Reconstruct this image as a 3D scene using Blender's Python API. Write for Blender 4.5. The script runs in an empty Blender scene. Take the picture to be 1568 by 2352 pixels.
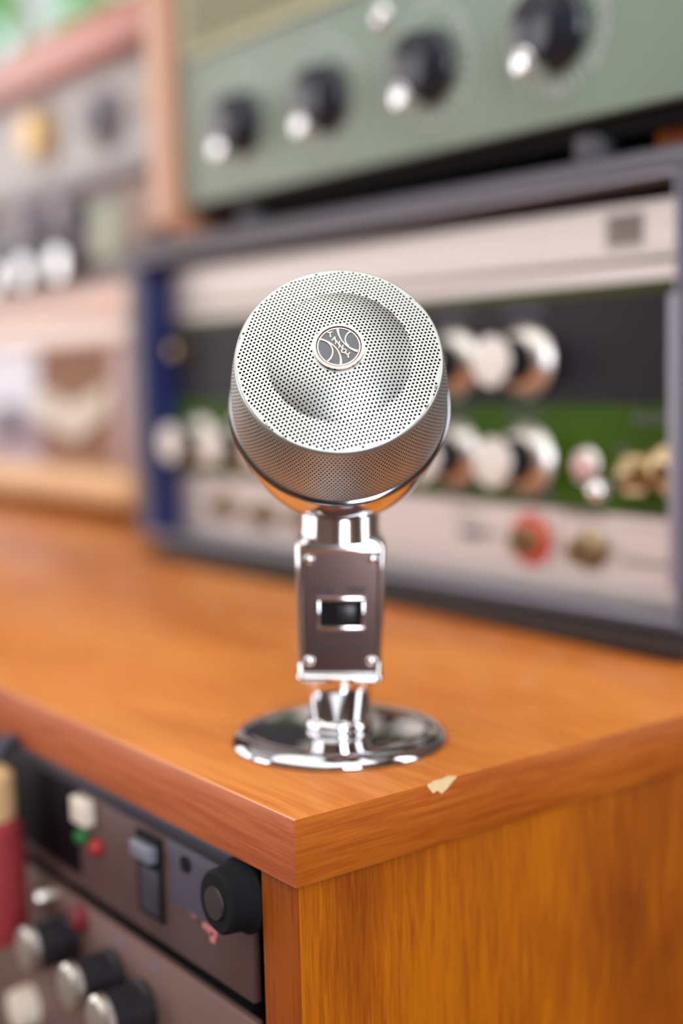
import bpy, bmesh, math, random
from mathutils import Vector, Matrix
random.seed(7)
C = bpy.context.scene.collection
S = bpy.context.scene
PI = math.pi
DESK = 0.75                      # height of the desk top above the floor

# ------------------------------------------------------------------ camera
yaw, pitch, roll = 0.931246, 0.107631, -0.0251333
fw = Vector((-math.sin(yaw)*math.cos(pitch), math.cos(yaw)*math.cos(pitch), -math.sin(pitch)))
rt = Vector((math.cos(yaw), math.sin(yaw), 0)); up = rt.cross(fw)
R_ = math.cos(roll)*rt + math.sin(roll)*up
U_ = -math.sin(roll)*rt + math.cos(roll)*up
cd = bpy.data.cameras.new('camera'); cam = bpy.data.objects.new('camera', cd); C.objects.link(cam)
m = Matrix((R_, U_, -fw)).transposed().to_4x4(); m.translation = Vector((0.2963, -0.2011, 0.125 + DESK))
cam.matrix_world = m
cd.sensor_fit = 'VERTICAL'; cd.sensor_height = 36; cd.sensor_width = 24
cd.lens = 3031.6/2352*36
cd.clip_start = 0.01
cd.dof.use_dof = True; cd.dof.focus_distance = 0.378; cd.dof.aperture_fstop = 3.05
S.camera = cam

# ------------------------------------------------------------------ light
S.view_settings.view_transform = 'Standard'; S.view_settings.look = 'None'
S.view_settings.gamma = 1; S.view_settings.use_curve_mapping = False
S.view_settings.exposure = 0.24
try:
    S.cycles.use_denoising = True; S.cycles.max_bounces = 10; S.cycles.sample_clamp_indirect = 8
except Exception: pass
w = bpy.data.worlds.new('world'); S.world = w; w.use_nodes = True
nt = w.node_tree; bg = nt.nodes['Background']
sky = nt.nodes.new('ShaderNodeTexSky'); sky.sky_type = 'HOSEK_WILKIE'; sky.turbidity = 6
sky.sun_direction = Vector((-0.5, 0.5, 0.7)).normalized()
cl_ = nt.nodes.new('ShaderNodeMix'); cl_.data_type = 'RGBA'; cl_.inputs['Factor'].default_value = 0.7
cl_.inputs['B'].default_value = (0.42, 0.46, 0.56, 1)                     # thin cloud over the blue
nt.links.new(sky.outputs[0], cl_.inputs['A']); nt.links.new(cl_.outputs['Result'], bg.inputs[0]); bg.inputs[1].default_value = 4.5

def area(name, loc, target, sx, sy, energy, color):
    l = bpy.data.lights.new(name, 'AREA'); l.shape = 'RECTANGLE'; l.size = sx; l.size_y = sy
    l.energy = energy; l.color = color
    o = bpy.data.objects.new(name, l); C.objects.link(o); o.location = loc
    o.rotation_euler = (Vector(target)-Vector(loc)).to_track_quat('-Z', 'Y').to_euler()
    return o
# unseen lamps: window stand-ins on the walls, a fill panel at the ceiling
area('right_window_light', (2.36, -1.05, 1.35), (-0.1, -0.9, 1.3), 0.8, 1.8, 42, (0.90, 0.93, 1.0))
area('front_window_fill', (-2.2, -2.86, 1.30), (-2.2, 0.2, 1.3), 1.5, 1.8, 28, (0.97, 0.97, 1.0))  # unseen lamp, moved and widened to glint in the radio's pointer tips
area('left_window_fill', (-3.36, -1.45, 1.30), (0.0, -1.45, 1.3), 2.2, 1.8, 30, (1.0, 0.96, 0.95))  # unseen lamp, widened so deck caps and pointer tips mirror it
area('rear_window_light', (0.92, 0.83, 1.30), (0.90, -1.0, 1.3), 0.5, 1.4, 9, (0.95, 0.97, 1.0))
area('ceiling_fill_light', (0.35, -1.10, 2.57), (0.35, -1.10, 0), 3.3, 2.9, 46, (1.0, 0.99, 0.96))  # added panel that makes the ceiling bright in the chrome

# ------------------------------------------------------------------ materials
def srgb(r, g, b):
    f = lambda c: (c/255/12.92) if c/255 <= 0.04045 else ((c/255+0.055)/1.055)**2.4
    return (f(r), f(g), f(b), 1)
MATS = {}
def mat(name, col, metal=0.0, rough=0.5, coat=0.0, noise=0.06, scale=40, spec=0.5, bump=0.0, bscale=400, stretch=(1,1,1), emit=None, es=0):
    if name in MATS: return MATS[name]
    M = bpy.data.materials.new(name); M.use_nodes = True; n = M.node_tree.nodes; L = M.node_tree.links
    b = n['Principled BSDF']
    b.inputs['Metallic'].default_value = metal; b.inputs['Roughness'].default_value = rough
    b.inputs['Coat Weight'].default_value = coat; b.inputs['Coat Roughness'].default_value = 0.12
    b.inputs['Specular IOR Level'].default_value = spec
    tc = n.new('ShaderNodeTexCoord'); mp = n.new('ShaderNodeMapping'); mp.inputs['Scale'].default_value = stretch
    L.new(tc.outputs['Object'], mp.inputs[0])
    nz = n.new('ShaderNodeTexNoise'); nz.inputs['Scale'].default_value = scale; nz.inputs['Detail'].default_value = 4
    L.new(mp.outputs[0], nz.inputs['Vector'])
    mx = n.new('ShaderNodeMix'); mx.data_type = 'RGBA'
    mx.inputs['A'].default_value = [c*(1-noise) for c in col[:3]]+[1]
    mx.inputs['B'].default_value = [min(1, c*(1+noise)) for c in col[:3]]+[1]
    L.new(nz.outputs['Fac'], mx.inputs['Factor']); L.new(mx.outputs['Result'], b.inputs['Base Color'])
    if bump:
        n2 = n.new('ShaderNodeTexNoise'); n2.inputs['Scale'].default_value = bscale; n2.inputs['Detail'].default_value = 2
        L.new(mp.outputs[0], n2.inputs['Vector'])
        bp = n.new('ShaderNodeBump'); bp.inputs['Strength'].default_value = bump; bp.inputs['Distance'].default_value = 0.001
        L.new(n2.outputs['Fac'], bp.inputs['Height']); L.new(bp.outputs[0], b.inputs['Normal'])
    if emit:
        b.inputs['Emission Color'].default_value = emit; b.inputs['Emission Strength'].default_value = es
    MATS[name] = M; return M

def wood(name, dark, mid, light, axis, rough=0.3, coat=0.35, grain=220, patch=9, spec=0.5, pw=0.9):
    M = bpy.data.materials.new(name); M.use_nodes = True; n = M.node_tree.nodes; L = M.node_tree.links
    b = n['Principled BSDF']; b.inputs['Roughness'].default_value = rough; b.inputs['Specular IOR Level'].default_value = spec
    b.inputs['Coat Weight'].default_value = coat; b.inputs['Coat Roughness'].default_value = 0.16
    tc = n.new('ShaderNodeTexCoord')
    def noise(sc, k, det):
        mp = n.new('ShaderNodeMapping'); s = [1, 1, 1]; s[axis] = k; mp.inputs['Scale'].default_value = s
        L.new(tc.outputs['Object'], mp.inputs[0])
        z = n.new('ShaderNodeTexNoise'); z.inputs['Scale'].default_value = sc; z.inputs['Detail'].default_value = det
        z.inputs['Distortion'].default_value = 0.6
        L.new(mp.outputs[0], z.inputs['Vector']); return z.outputs['Fac']
    a = noise(grain, 0.06, 5); c = noise(patch, 0.35, 3); e = noise(grain*4, 0.03, 2)
    m1 = n.new('ShaderNodeMath'); m1.operation = 'MULTIPLY_ADD'; L.new(c, m1.inputs[0]); m1.inputs[1].default_value = pw
    m0 = n.new('ShaderNodeMath'); m0.operation = 'MULTIPLY_ADD'; L.new(e, m0.inputs[0]); m0.inputs[1].default_value = 0.35
    m2 = n.new('ShaderNodeMath'); m2.operation = 'MULTIPLY'; L.new(a, m2.inputs[0]); m2.inputs[1].default_value = 0.55
    L.new(m2.outputs[0], m0.inputs[2]); L.new(m0.outputs[0], m1.inputs[2])
    r = n.new('ShaderNodeValToRGB'); L.new(m1.outputs[0], r.inputs[0])
    r.color_ramp.elements[0].position = 0.62; r.color_ramp.elements[0].color = dark
    r.color_ramp.elements[1].position = 1.15; r.color_ramp.elements[1].color = light
    r.color_ramp.elements[1].position = 1.0
    el = r.color_ramp.elements.new(0.84); el.color = mid
    L.new(r.outputs[0], b.inputs['Base Color'])
    bp = n.new('ShaderNodeBump'); bp.inputs['Strength'].default_value = 0.12; bp.inputs['Distance'].default_value = 0.0004
    L.new(a, bp.inputs['Height']); L.new(bp.outputs[0], b.inputs['Normal'])
    MATS[name] = M; return M

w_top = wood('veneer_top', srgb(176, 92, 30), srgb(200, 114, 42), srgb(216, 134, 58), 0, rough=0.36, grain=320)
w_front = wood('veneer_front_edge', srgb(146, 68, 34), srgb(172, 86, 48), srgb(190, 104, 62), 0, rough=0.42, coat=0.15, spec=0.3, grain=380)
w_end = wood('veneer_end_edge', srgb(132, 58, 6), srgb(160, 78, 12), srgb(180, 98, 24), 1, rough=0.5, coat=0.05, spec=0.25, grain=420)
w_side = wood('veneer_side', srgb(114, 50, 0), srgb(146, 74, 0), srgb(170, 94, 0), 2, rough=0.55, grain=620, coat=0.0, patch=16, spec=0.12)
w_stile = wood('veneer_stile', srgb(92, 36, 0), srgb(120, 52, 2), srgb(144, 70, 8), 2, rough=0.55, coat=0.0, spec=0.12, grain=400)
w_post = wood('radio_case_wood', srgb(160, 108, 74), srgb(184, 130, 96), srgb(202, 150, 118), 2, rough=0.4)
w_tan = wood('tan_beech', srgb(196, 146, 90), srgb(216, 166, 108), srgb(230, 186, 130), 0, rough=0.4)
w_red = wood('hazy_salmon_wood', srgb(158, 88, 76), srgb(180, 108, 94), srgb(202, 132, 116), 0, rough=0.35)  # salmon tone includes the backlight haze over the wood
w_pink = wood('pale_varnished_wood', srgb(196, 150, 132), srgb(214, 172, 156), srgb(230, 196, 180), 0, rough=0.35)

chrome = mat('chrome', (0.82, 0.82, 0.84, 1), 1, 0.05, noise=0.02)
chrome_soft = mat('chrome_soft', (0.80, 0.80, 0.82, 1), 1, 0.14, noise=0.03)
dark_chrome = mat('dark_chrome', (0.30, 0.31, 0.34, 1), 1, 0.10, noise=0.05)
nickel = mat('satin_nickel', (0.55, 0.575, 0.555, 1), 0.90, 0.45, noise=0.08, scale=160)
hole_wall = mat('hole_wall', (0.10, 0.11, 0.11, 1), 1, 0.4)
black_mesh = mat('black_inner_cloth', (0.004, 0.004, 0.004, 1), 0, 0.9, spec=0.1)
badge_face = mat('badge_enamel', (0.075, 0.085, 0.10, 1), 0.3, 0.22, coat=0.5, noise=0.15, scale=300)
badge_metal = mat('badge_relief_metal', (0.86, 0.62, 0.52, 1), 1, 0.16, noise=0.1, scale=200)
etch = mat('dark_etching', (0.03, 0.03, 0.04, 1), 0.2, 0.5)
black_plastic = mat('black_plastic', (0.012, 0.012, 0.016, 1), 0, 0.32, noise=0.2)
black_matt = mat('black_matt', (0.006, 0.006, 0.008, 1), 0, 0.8, spec=0.2)
rubber = mat('grey_rubber', (0.10, 0.10, 0.12, 1), 0, 0.6)
tolex = mat('grey_black_vinyl', srgb(96, 94, 102), 0, 0.42, noise=0.25, scale=500, bump=0.5, bscale=900)
tolex_in = mat('dark_blue_lining', srgb(48, 56, 112), 0, 0.3, noise=0.2, scale=300)
piping = mat('grey_piping', srgb(140, 138, 152), 0, 0.35)
alu = mat('brushed_aluminium', (0.50, 0.44, 0.42, 1), 0.75, 0.42, noise=0.08, scale=200, stretch=(0.05, 1, 1))
alu_line = mat('olive_line', srgb(120, 112, 96), 0.3, 0.5)
amp_black = mat('amp_black_enamel', (0.014, 0.012, 0.017, 1), 0, 0.45, noise=0.1, spec=0.15)
amp_green = mat('amp_green_enamel', srgb(52, 82, 0), 0, 0.5, noise=0.12, scale=30, spec=0.12)
amp_dgreen = mat('amp_trim_green', srgb(58, 68, 14), 0, 0.5, noise=0.1, spec=0.15)
legend = mat('pale_legend_paint', srgb(120, 112, 134), 0, 0.5)
legend_dark = mat('grey_legend_paint', srgb(92, 84, 82), 0, 0.5)
spun = mat('spun_aluminium', (0.72, 0.69, 0.64, 1), 1, 0.34, noise=0.05)
cap_al = mat('satin_cap_aluminium', (0.56, 0.51, 0.47, 1), 0.7, 0.42, noise=0.05)
brass = mat('brass', (0.42, 0.31, 0.17, 1), 1, 0.28, noise=0.1)
red_plastic = mat('red_washer', srgb(214, 84, 66), 0, 0.4)
radio_green = mat('grey_green_enamel', srgb(126, 144, 130), 0, 0.42, noise=0.04, scale=20)
white_paint = mat('white_engraving', srgb(210, 214, 206), 0, 0.5)
olive_grille = mat('olive_cream_grille', srgb(168, 166, 130), 0, 0.6, noise=0.2, scale=260)
radio_knob = mat('blue_black_bakelite', (0.014, 0.015, 0.028, 1), 0, 0.22, noise=0.2)
pearl = mat('bright_metal_tip', (0.96, 0.96, 0.98, 1), 0.75, 0.10, noise=0.01)
grey_panel = mat('pale_grey_enamel', srgb(196, 192, 190), 0, 0.5, noise=0.05)
grey_band = mat('mid_grey_enamel', srgb(158, 152, 156), 0, 0.5, noise=0.05)
gold = mat('gold_knob', (0.66, 0.45, 0.20, 1), 0.6, 0.3, noise=0.05)
knob_grey = mat('grey_knob', srgb(116, 112, 122), 0, 0.4)
deck_face = mat('taupe_deck_face', srgb(128, 116, 116), 0.2, 0.45, noise=0.1)
brown_cloth = mat('brown_speaker_cloth', srgb(142, 106, 84), 0, 0.8, noise=0.25, scale=300)
gold_cloth = mat('gold_brown_cloth', srgb(150, 112, 66), 0, 0.8, noise=0.2, scale=300)
cream = mat('cream_motif', srgb(214, 208, 190), 0, 0.5)
pale_dial = mat('bluish_white_dial', srgb(210, 212, 226), 0, 0.3, noise=0.03)
rack_brown = mat('brown_grey_anodised', srgb(98, 74, 72), 0.35, 0.42, noise=0.1)
rack_b = mat('warm_brown_anodised', srgb(122, 94, 88), 0.35, 0.42, noise=0.1)
rack_grey = mat('blue_grey_anodised', srgb(92, 88, 104), 0.35, 0.42, noise=0.1)
rack_strip = mat('gunmetal_strip', srgb(66, 62, 76), 0.4, 0.4)
ivory = mat('ivory_button', srgb(226, 214, 198), 0, 0.4)
led_green = mat('green_lamp', srgb(10, 84, 34), 0, 0.3, emit=srgb(10, 110, 40), es=0.3)
led_red = mat('red_lamp', srgb(150, 8, 8), 0, 0.3, emit=srgb(190, 10, 10), es=0.08)
pink_paint = mat('pink_legend_paint', srgb(214, 130, 128), 0, 0.5)
red_cord = mat('red_padding', srgb(150, 44, 50), 0, 0.7, noise=0.15)
tan_cap = mat('tan_cap', srgb(214, 178, 128), 0, 0.5)
pale_wood_chip = mat('bare_wood_chip', srgb(236, 208, 160), 0, 0.7, noise=0.1, scale=300)
wall_m = mat('wall_panelling', srgb(112, 88, 74), 0, 0.9, noise=0.03, scale=8)
ceil_m = mat('ceiling_paint', srgb(232, 230, 224), 0, 0.9, noise=0.02, scale=8)
floor_m = mat('floor_boards', srgb(84, 56, 40), 0, 0.5, noise=0.2, scale=10)
frame_m = mat('window_frame_paint', srgb(214, 212, 206), 0, 0.5)
leaf_m = mat('leaf_green', srgb(120, 190, 40), 0, 0.5, noise=0.4, scale=6)
stem_m = mat('branch_bark', srgb(90, 78, 60), 0, 0.8)
def glass_mat():
    M = bpy.data.materials.new('window_glass'); M.use_nodes = True; n = M.node_tree.nodes; L = M.node_tree.links
    b = n['Principled BSDF']; g = n.new('ShaderNodeBsdfGlossy'); t = n.new('ShaderNodeBsdfTransparent'); x = n.new('ShaderNodeMixShader')
    g.inputs['Roughness'].default_value = 0.02; x.inputs[0].default_value = 0.06
    L.new(t.outputs[0], x.inputs[1]); L.new(g.outputs[0], x.inputs[2]); L.new(x.outputs[0], n['Material Output'].inputs[0]); n.remove(b)
    return M
glass_m = glass_mat()

# ------------------------------------------------------------------ helpers
class MB:
    """collects shapes; build() links them as one mesh object"""
    def __init__(s): s.v = []; s.f = []; s.sm = []
    def add(s, v, f, smooth=False, M=None):
        o = len(s.v)
        s.v += [tuple(M @ Vector(p)) if M else tuple(p) for p in v]
        s.f += [tuple(i+o for i in q) for q in f]; s.sm += [smooth]*len(f); return s
    def box(s, x0, x1, y0, y1, z0, z1, bev=0.0, seg=2, M=None):
        if bev <= 0:
            v = [(x, y, z) for x in (x0, x1) for y in (y0, y1) for z in (z0, z1)]
            f = [(0, 1, 3, 2), (4, 6, 7, 5), (0, 4, 5, 1), (2, 3, 7, 6), (0, 2, 6, 4), (1, 5, 7, 3)]
            return s.add(v, f, False, M)
        b = bmesh.new(); bmesh.ops.create_cube(b, size=1)
        for q in b.verts:
            q.co = ((x0+x1)/2+q.co.x*(x1-x0), (y0+y1)/2+q.co.y*(y1-y0), (z0+z1)/2+q.co.z*(z1-z0))
        bmesh.ops.bevel(b, geom=list(b.edges)+list(b.verts), offset=bev, segments=seg, affect='EDGES', profile=0.5)
        b.verts.ensure_lookup_table()
        v = [tuple(q.co) for q in b.verts]; f = [tuple(q.index for q in t.verts) for t in b.faces]; b.free()
        return s.add(v, f, True, M)
    def lathe(s, prof, n=48, M=None, smooth=True):
        """prof = [(r, z)] about local Z"""
        v = []; f = []; rings = []
        for r, z in prof:
            if r < 1e-7: rings.append([len(v)]); v.append((0, 0, z))
            else:
                rings.append(list(range(len(v), len(v)+n)))
                v += [(r*math.cos(2*PI*i/n), r*math.sin(2*PI*i/n), z) for i in range(n)]
        for a, b in zip(rings, rings[1:]):
            for i in range(n):
                j = (i+1) % n
                if len(a) == 1 and len(b) == 1: continue
                if len(a) == 1: f.append((a[0], b[i], b[j]))
                elif len(b) == 1: f.append((a[i], a[j], b[0]))
                else: f.append((a[i], a[j], b[j], b[i]))
        return s.add(v, f, smooth, M)
    def tube(s, pts, r, n=8):
        pts = [Vector(p) for p in pts]; v = []; f = []
        for k, p in enumerate(pts):
            d = (pts[min(k+1, len(pts)-1)]-pts[max(k-1, 0)]).normalized()
            a = d.orthogonal().normalized() if k == 0 else (pa - d*pa.dot(d)).normalized()
            pa = a; b = d.cross(a)
            v += [tuple(p+(a*math.cos(2*PI*i/n)+b*math.sin(2*PI*i/n))*r) for i in range(n)]
        for k in range(len(pts)-1):
            for i in range(n):
                j = (i+1) % n; f.append((k*n+i, k*n+j, (k+1)*n+j, (k+1)*n+i))
        f.append(tuple(range(n))[::-1]); f.append(tuple((len(pts)-1)*n+i for i in range(n)))
        return s.add(v, f, True)
    def prism(s, poly, y0, y1, M=None):
        """poly = [(x, z)] extruded along Y"""
        n = len(poly); v = [(x, y0, z) for x, z in poly]+[(x, y1, z) for x, z in poly]
        f = [tuple(range(n)), tuple(range(2*n-1, n-1, -1))]+[(i, i+n, (i+1) % n+n, (i+1) % n) for i in range(n)]
        return s.add(v, f, False, M)
    def build(s, name, m, parent=None, loc=None, rot=None, auto=35):
        me = bpy.data.meshes.new(name); me.from_pydata(s.v, [], s.f); me.validate()
        b = bmesh.new(); b.from_mesh(me); bmesh.ops.recalc_face_normals(b, faces=b.faces)
        for e in b.edges:
            if len(e.link_faces) == 2 and e.calc_face_angle(0) > math.radians(auto): e.smooth = False
        for q in b.faces: q.smooth = True
        b.to_mesh(me); b.free()
        me.materials.append(m)
        o = bpy.data.objects.new(name, me); C.objects.link(o)
        if parent: o.parent = parent
        if loc: o.location = loc
        if rot: o.rotation_euler = rot
        return o

def thing(name, label, cat, loc=(0, 0, 0), rotz=0, group=None):
    o = bpy.data.objects.new(name, None); o.empty_display_size = 0.02; C.objects.link(o)
    o.location = loc; o.rotation_euler = (0, 0, rotz); o['label'] = label; o['category'] = cat
    if group: o['group'] = group
    return o
def struct(o): o['kind'] = 'structure'; return o
def fy(x, y, z):          # local +Z of a lathe points along -Y (towards the front of a panel)
    return Matrix.Translation((x, y, z)) @ Matrix.Rotation(PI/2, 4, 'X')
def ball_profile(r, zc, n=10): return [(r*math.sin(PI*i/n), zc-r*math.cos(PI*i/n)) for i in range(n+1)]
def disc(r, h, bev=0.0004):
    return [(0, 0), (r, 0), (r, h-bev), (r-bev, h), (0, h)]
def words_part(parent, m, y, items, h, wd, gap):
    for x0, x1, z in items:
        mb = MB(); dashes(mb, x0, x1, z, y, h, wd, gap); mb.build('lettering', m, parent)
def dashes(mb, x0, x1, z, y, h=0.0022, wd=0.0013, gap=0.0006):
    """a run of small glyph-like strokes of a legend"""
    x = x0
    while x < x1-wd:
        k = random.choice((0, 1, 2))
        mb.box(x, x+wd*0.35, y-0.0002, y, z-h/2, z+h/2)
        if k != 1: mb.box(x, x+wd, y-0.0002, y, z+h/2-h*0.2, z+h/2)
        if k != 2: mb.box(x, x+wd, y-0.0002, y, z-h/2, z-h/2+h*0.2)
        if k == 0: mb.box(x, x+wd, y-0.0002, y, z-h*0.1, z+h*0.1)
        x += wd+gap

# ------------------------------------------------------------------ the room
WB = 0.86                                            # back wall plane
X0, X1, Y0, H = -3.4, 2.4, -2.9, 2.6
struct(MB().box(X0, X1, Y0, WB, -0.1, 0).build('floor', floor_m))
struct(MB().box(X0, X1, Y0, WB, H, H+0.1).build('ceiling', ceil_m))
wx0, wx1, wz0, wz1 = -2.75, -1.52, 1.40, 2.2          # opening of the rear window
mb = MB(); mb.box(X0, wx0, WB, WB+0.12, 0, H); mb.box(wx1, X1, WB, WB+0.12, 0, H)
mb.box(wx0, wx1, WB, WB+0.12, 0, wz0); mb.box(wx0, wx1, WB, WB+0.12, wz1, H)
struct(mb.build('wall_back', wall_m))
struct(MB().box(X0-0.12, X0, Y0, WB, 0, H).build('wall_left', wall_m))
struct(MB().box(X1, X1+0.12, Y0, WB, 0, H).build('wall_right', wall_m))
struct(MB().box(X0, X1, Y0-0.12, Y0, 0, H).build('wall_front', wall_m))
win = struct(thing('window_1', 'x', 'x')); del win['label'], win['category']
win.location = (0, WB, 0)
mb = MB()
for a, b in ((wx0, wx0+0.05), (wx1-0.05, wx1)): mb.box(a, b, 0.02, 0.08, wz0, wz1)
mb.box(wx0, wx1, 0.02, 0.08, wz0, wz0+0.05); mb.box(wx0, wx1, 0.02, 0.08, wz1-0.05, wz1)
mb.box(wx0-0.04, wx1+0.04, -0.05, 0.08, wz0-0.03, wz0)
mb.build('window_frame', frame_m, win)
MB().box((wx0+wx1)/2-0.02, (wx0+wx1)/2+0.02, 0.03, 0.07, wz0, wz1).build('mullion', frame_m, win)
MB().box(wx0+0.04, wx1-0.04, 0.045, 0.05, wz0+0.04, wz1-0.04).build('window_pane', glass_m, win)

def lamp_frame(n, c, w2, h2, axis):  # frame added round an unseen wall lamp, no opening behind it
    o = struct(thing('window_%d' % n, 'x', 'x')); del o['label'], o['category']; o.location = c
    o.rotation_euler = (0, 0, axis)
    mb = MB()
    for a, b in ((-w2-0.06, -w2), (w2, w2+0.06)): mb.box(a, b, -0.03, 0.03, -h2-0.06, h2+0.06)
    for a, b in ((-h2-0.06, -h2), (h2, h2+0.06)): mb.box(-w2, w2, -0.03, 0.03, a, b)
    mb.build('window_frame', frame_m, o)
lamp_frame(2, (2.37, -1.05, 1.35), 0.4, 0.9, PI/2)
lamp_frame(3, (-2.2, -2.87, 1.30), 0.75, 0.9, 0)
lamp_frame(4, (-3.37, -1.45, 1.30), 1.1, 0.9, PI/2)
lamp_frame(5, (0.92, 0.83, 1.30), 0.25, 0.7, 0)

# leafy shrub outside the rear window
sh = thing('garden_shrub', 'bright green leafy shrub outside the window at the far upper left', 'shrub', (-4.75, 2.1, 0))
mb = MB(); mb.tube([(0, 0, -0.0), (0.05, 0, 0.9), (-0.05, 0.05, 2.2)], 0.03)
for k in range(9):
    a = k*2.4; mb.tube([(0, 0, 0.8+k*0.08), (0.4*math.cos(a), 0.3*math.sin(a), 1.5+k*0.12)], 0.012)
mb.build('stem', stem_m, sh)
mb = MB()
for k in range(2600):
    a = random.uniform(0, 2*PI); ph = random.uniform(-1, 1); r = random.uniform(0.25, 0.62)
    p = Vector((r*math.cos(a)*math.sqrt(1-ph*ph)*1.3, r*math.sin(a)*math.sqrt(1-ph*ph)*0.8, 2.1+ph*0.6))
    M = Matrix.Translation(p) @ Matrix.Rotation(random.uniform(0, 6), 4, 'Z') @ Matrix.Rotation(random.uniform(-1, 1), 4, 'X')
    l = random.uniform(0.04, 0.08)
    mb.add([(0, 0, 0), (l*0.4, l*0.6, 0.006), (0, l*1.6, 0), (-l*0.4, l*0.6, 0.006)], [(0, 1, 2, 3)], False, M)
fo = mb.build('foliage', leaf_m, sh)

# ------------------------------------------------------------------ wooden cabinet (desk)
cab = thing('wooden_cabinet', 'orange-brown veneered wooden cabinet with a square corner carrying the microphone and the radio gear', 'cabinet', (0, 0, 0))
T = 0.0203; LX = -1.75; DY = 0.52
def slab():
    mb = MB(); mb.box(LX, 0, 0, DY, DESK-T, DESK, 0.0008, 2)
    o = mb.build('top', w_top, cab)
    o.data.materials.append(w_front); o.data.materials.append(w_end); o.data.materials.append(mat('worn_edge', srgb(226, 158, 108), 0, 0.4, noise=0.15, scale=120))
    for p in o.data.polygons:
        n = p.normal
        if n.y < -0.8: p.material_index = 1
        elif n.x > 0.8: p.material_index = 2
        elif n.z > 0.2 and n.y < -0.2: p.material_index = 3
    return o
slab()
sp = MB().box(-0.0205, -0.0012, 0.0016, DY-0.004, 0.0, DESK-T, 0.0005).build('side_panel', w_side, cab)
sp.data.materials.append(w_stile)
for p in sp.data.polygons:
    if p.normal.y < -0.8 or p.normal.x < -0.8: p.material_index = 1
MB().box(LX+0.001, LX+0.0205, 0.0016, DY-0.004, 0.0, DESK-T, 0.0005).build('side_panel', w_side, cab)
MB().box(LX+0.021, -0.021, DY-0.02, DY-0.006, 0.06, DESK-T).build('back_panel', black_matt, cab)
MB().box(LX+0.021, -0.021, 0.03, DY-0.021, DESK-0.20, DESK-0.185).build('shelf', w_stile, cab)
MB().box(LX+0.021, -0.021, 0.03, DY-0.021, 0.06, 0.08).build('bottom_panel', w_stile, cab)
# chip in the veneer on the right-hand top edge
ch = MB()
top = [(0.0503, 0.0), (0.0525, 0.0011), (0.0556, 0.0009), (0.0588, 0.0019), (0.0606, 0.0)]
ch.add([(-d, y, DESK+0.00005) for y, d in top] + [(-0.0, y, DESK+0.00005) for y, d in top], [(i, i+1, i+6, i+5) for i in range(4)])
side = [(0.0490, 0.0008), (0.0512, 0.0034), (0.0528, 0.0028), (0.0545, 0.0042), (0.0568, 0.0031), (0.0592, 0.0012), (0.0606, 0.0004)]
ch.add([(0.00008, y, DESK-d) for y, d in side] + [(0.00008, y, DESK+0.00005) for y, d in side], [(i, i+1, i+8, i+7) for i in range(6)])
c_ = ch.build('chipped_spot', pale_wood_chip, cab); c_['label'] = 'pale bare-wood chip in the right edge of the cabinet top'

# ------------------------------------------------------------------ microphone
MX, MY = -0.0557, 0.0576
mic = thing('desk_microphone', 'silver perforated round-headed microphone on a chrome stand at the cabinet corner', 'microphone', (MX, MY, DESK), math.radians(53.7))
# base disc
MB().lathe([(0, 0), (0.0358, 0), (0.0364, 0.0003), (0.0367, 0.0010), (0.0365, 0.0018), (0.0357, 0.0029), (0.0344, 0.0039), (0.0326, 0.0046), (0.0305, 0.0049), (0.028, 0.0050), (0.0, 0.0050)], 96).build('base', mat('base_chrome', (0.58, 0.59, 0.63, 1), 1, 0.05, noise=0.04, scale=60), mic)
LEAN = Matrix.Rotation(0.028, 4, 'Y')
def leaned(p): return LEAN @ Vector(p)
MB().lathe([(0, 0.0046), (0.0106, 0.0046), (0.0112, 0.0054), (0.0114, 0.0066), (0.0108, 0.0080), (0.0100, 0.0086), (0, 0.0086)], 64).build('collar_ring', chrome, mic)
MB().lathe([(0.0094, 0.0080), (0.0097, 0.0100), (0.0100, 0.0118), (0.0112, 0.0185), (0.0120, 0.0215), (0.0122, 0.024), (0, 0.024)], 64, LEAN).build('tapered_socket', chrome, mic)
def round_rect(hw, hd, r, z, n=6):
    pts = []
    for cx, cy, a0 in ((hw-r, hd-r, 0), (-hw+r, hd-r, PI/2), (-hw+r, -hd+r, PI), (hw-r, -hd+r, 1.5*PI)):
        for k in range(n+1):
            a = a0+PI/2*k/n; pts.append((cx+r*math.cos(a), cy+r*math.sin(a), z))
    return pts
def loft(rings, M=None):
    n = len(rings[0]); v = [p for r in rings for p in r]; f = []
    for k in range(len(rings)-1):
        for i in range(n):
            j = (i+1) % n; f.append((k*n+i, k*n+j, (k+1)*n+j, (k+1)*n+i))
    f.append(tuple(range(n))[::-1]); f.append(tuple((len(rings)-1)*n+i for i in range(n)))
    return MB().add(v, f, True, M)
rings = [round_rect(*a) for a in [(0.0125, 0.0092, 0.004, 0.0222), (0.0139, 0.0108, 0.0035, 0.0224), (0.0143, 0.0112, 0.003, 0.0230), (0.0143, 0.0112, 0.003, 0.0243),
        (0.0138, 0.0104, 0.003, 0.0250), (0.0140, 0.0105, 0.003, 0.030), (0.0147, 0.0108, 0.003, 0.060), (0.0149, 0.0109, 0.003, 0.0672), (0.0146, 0.0107, 0.004, 0.0688),
        (0.0139, 0.0105, 0.005, 0.0700), (0.0130, 0.0102, 0.006, 0.0706)]]
hb = loft(rings, LEAN).build('handle_body', chrome_soft, mic, auto=60)
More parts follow.
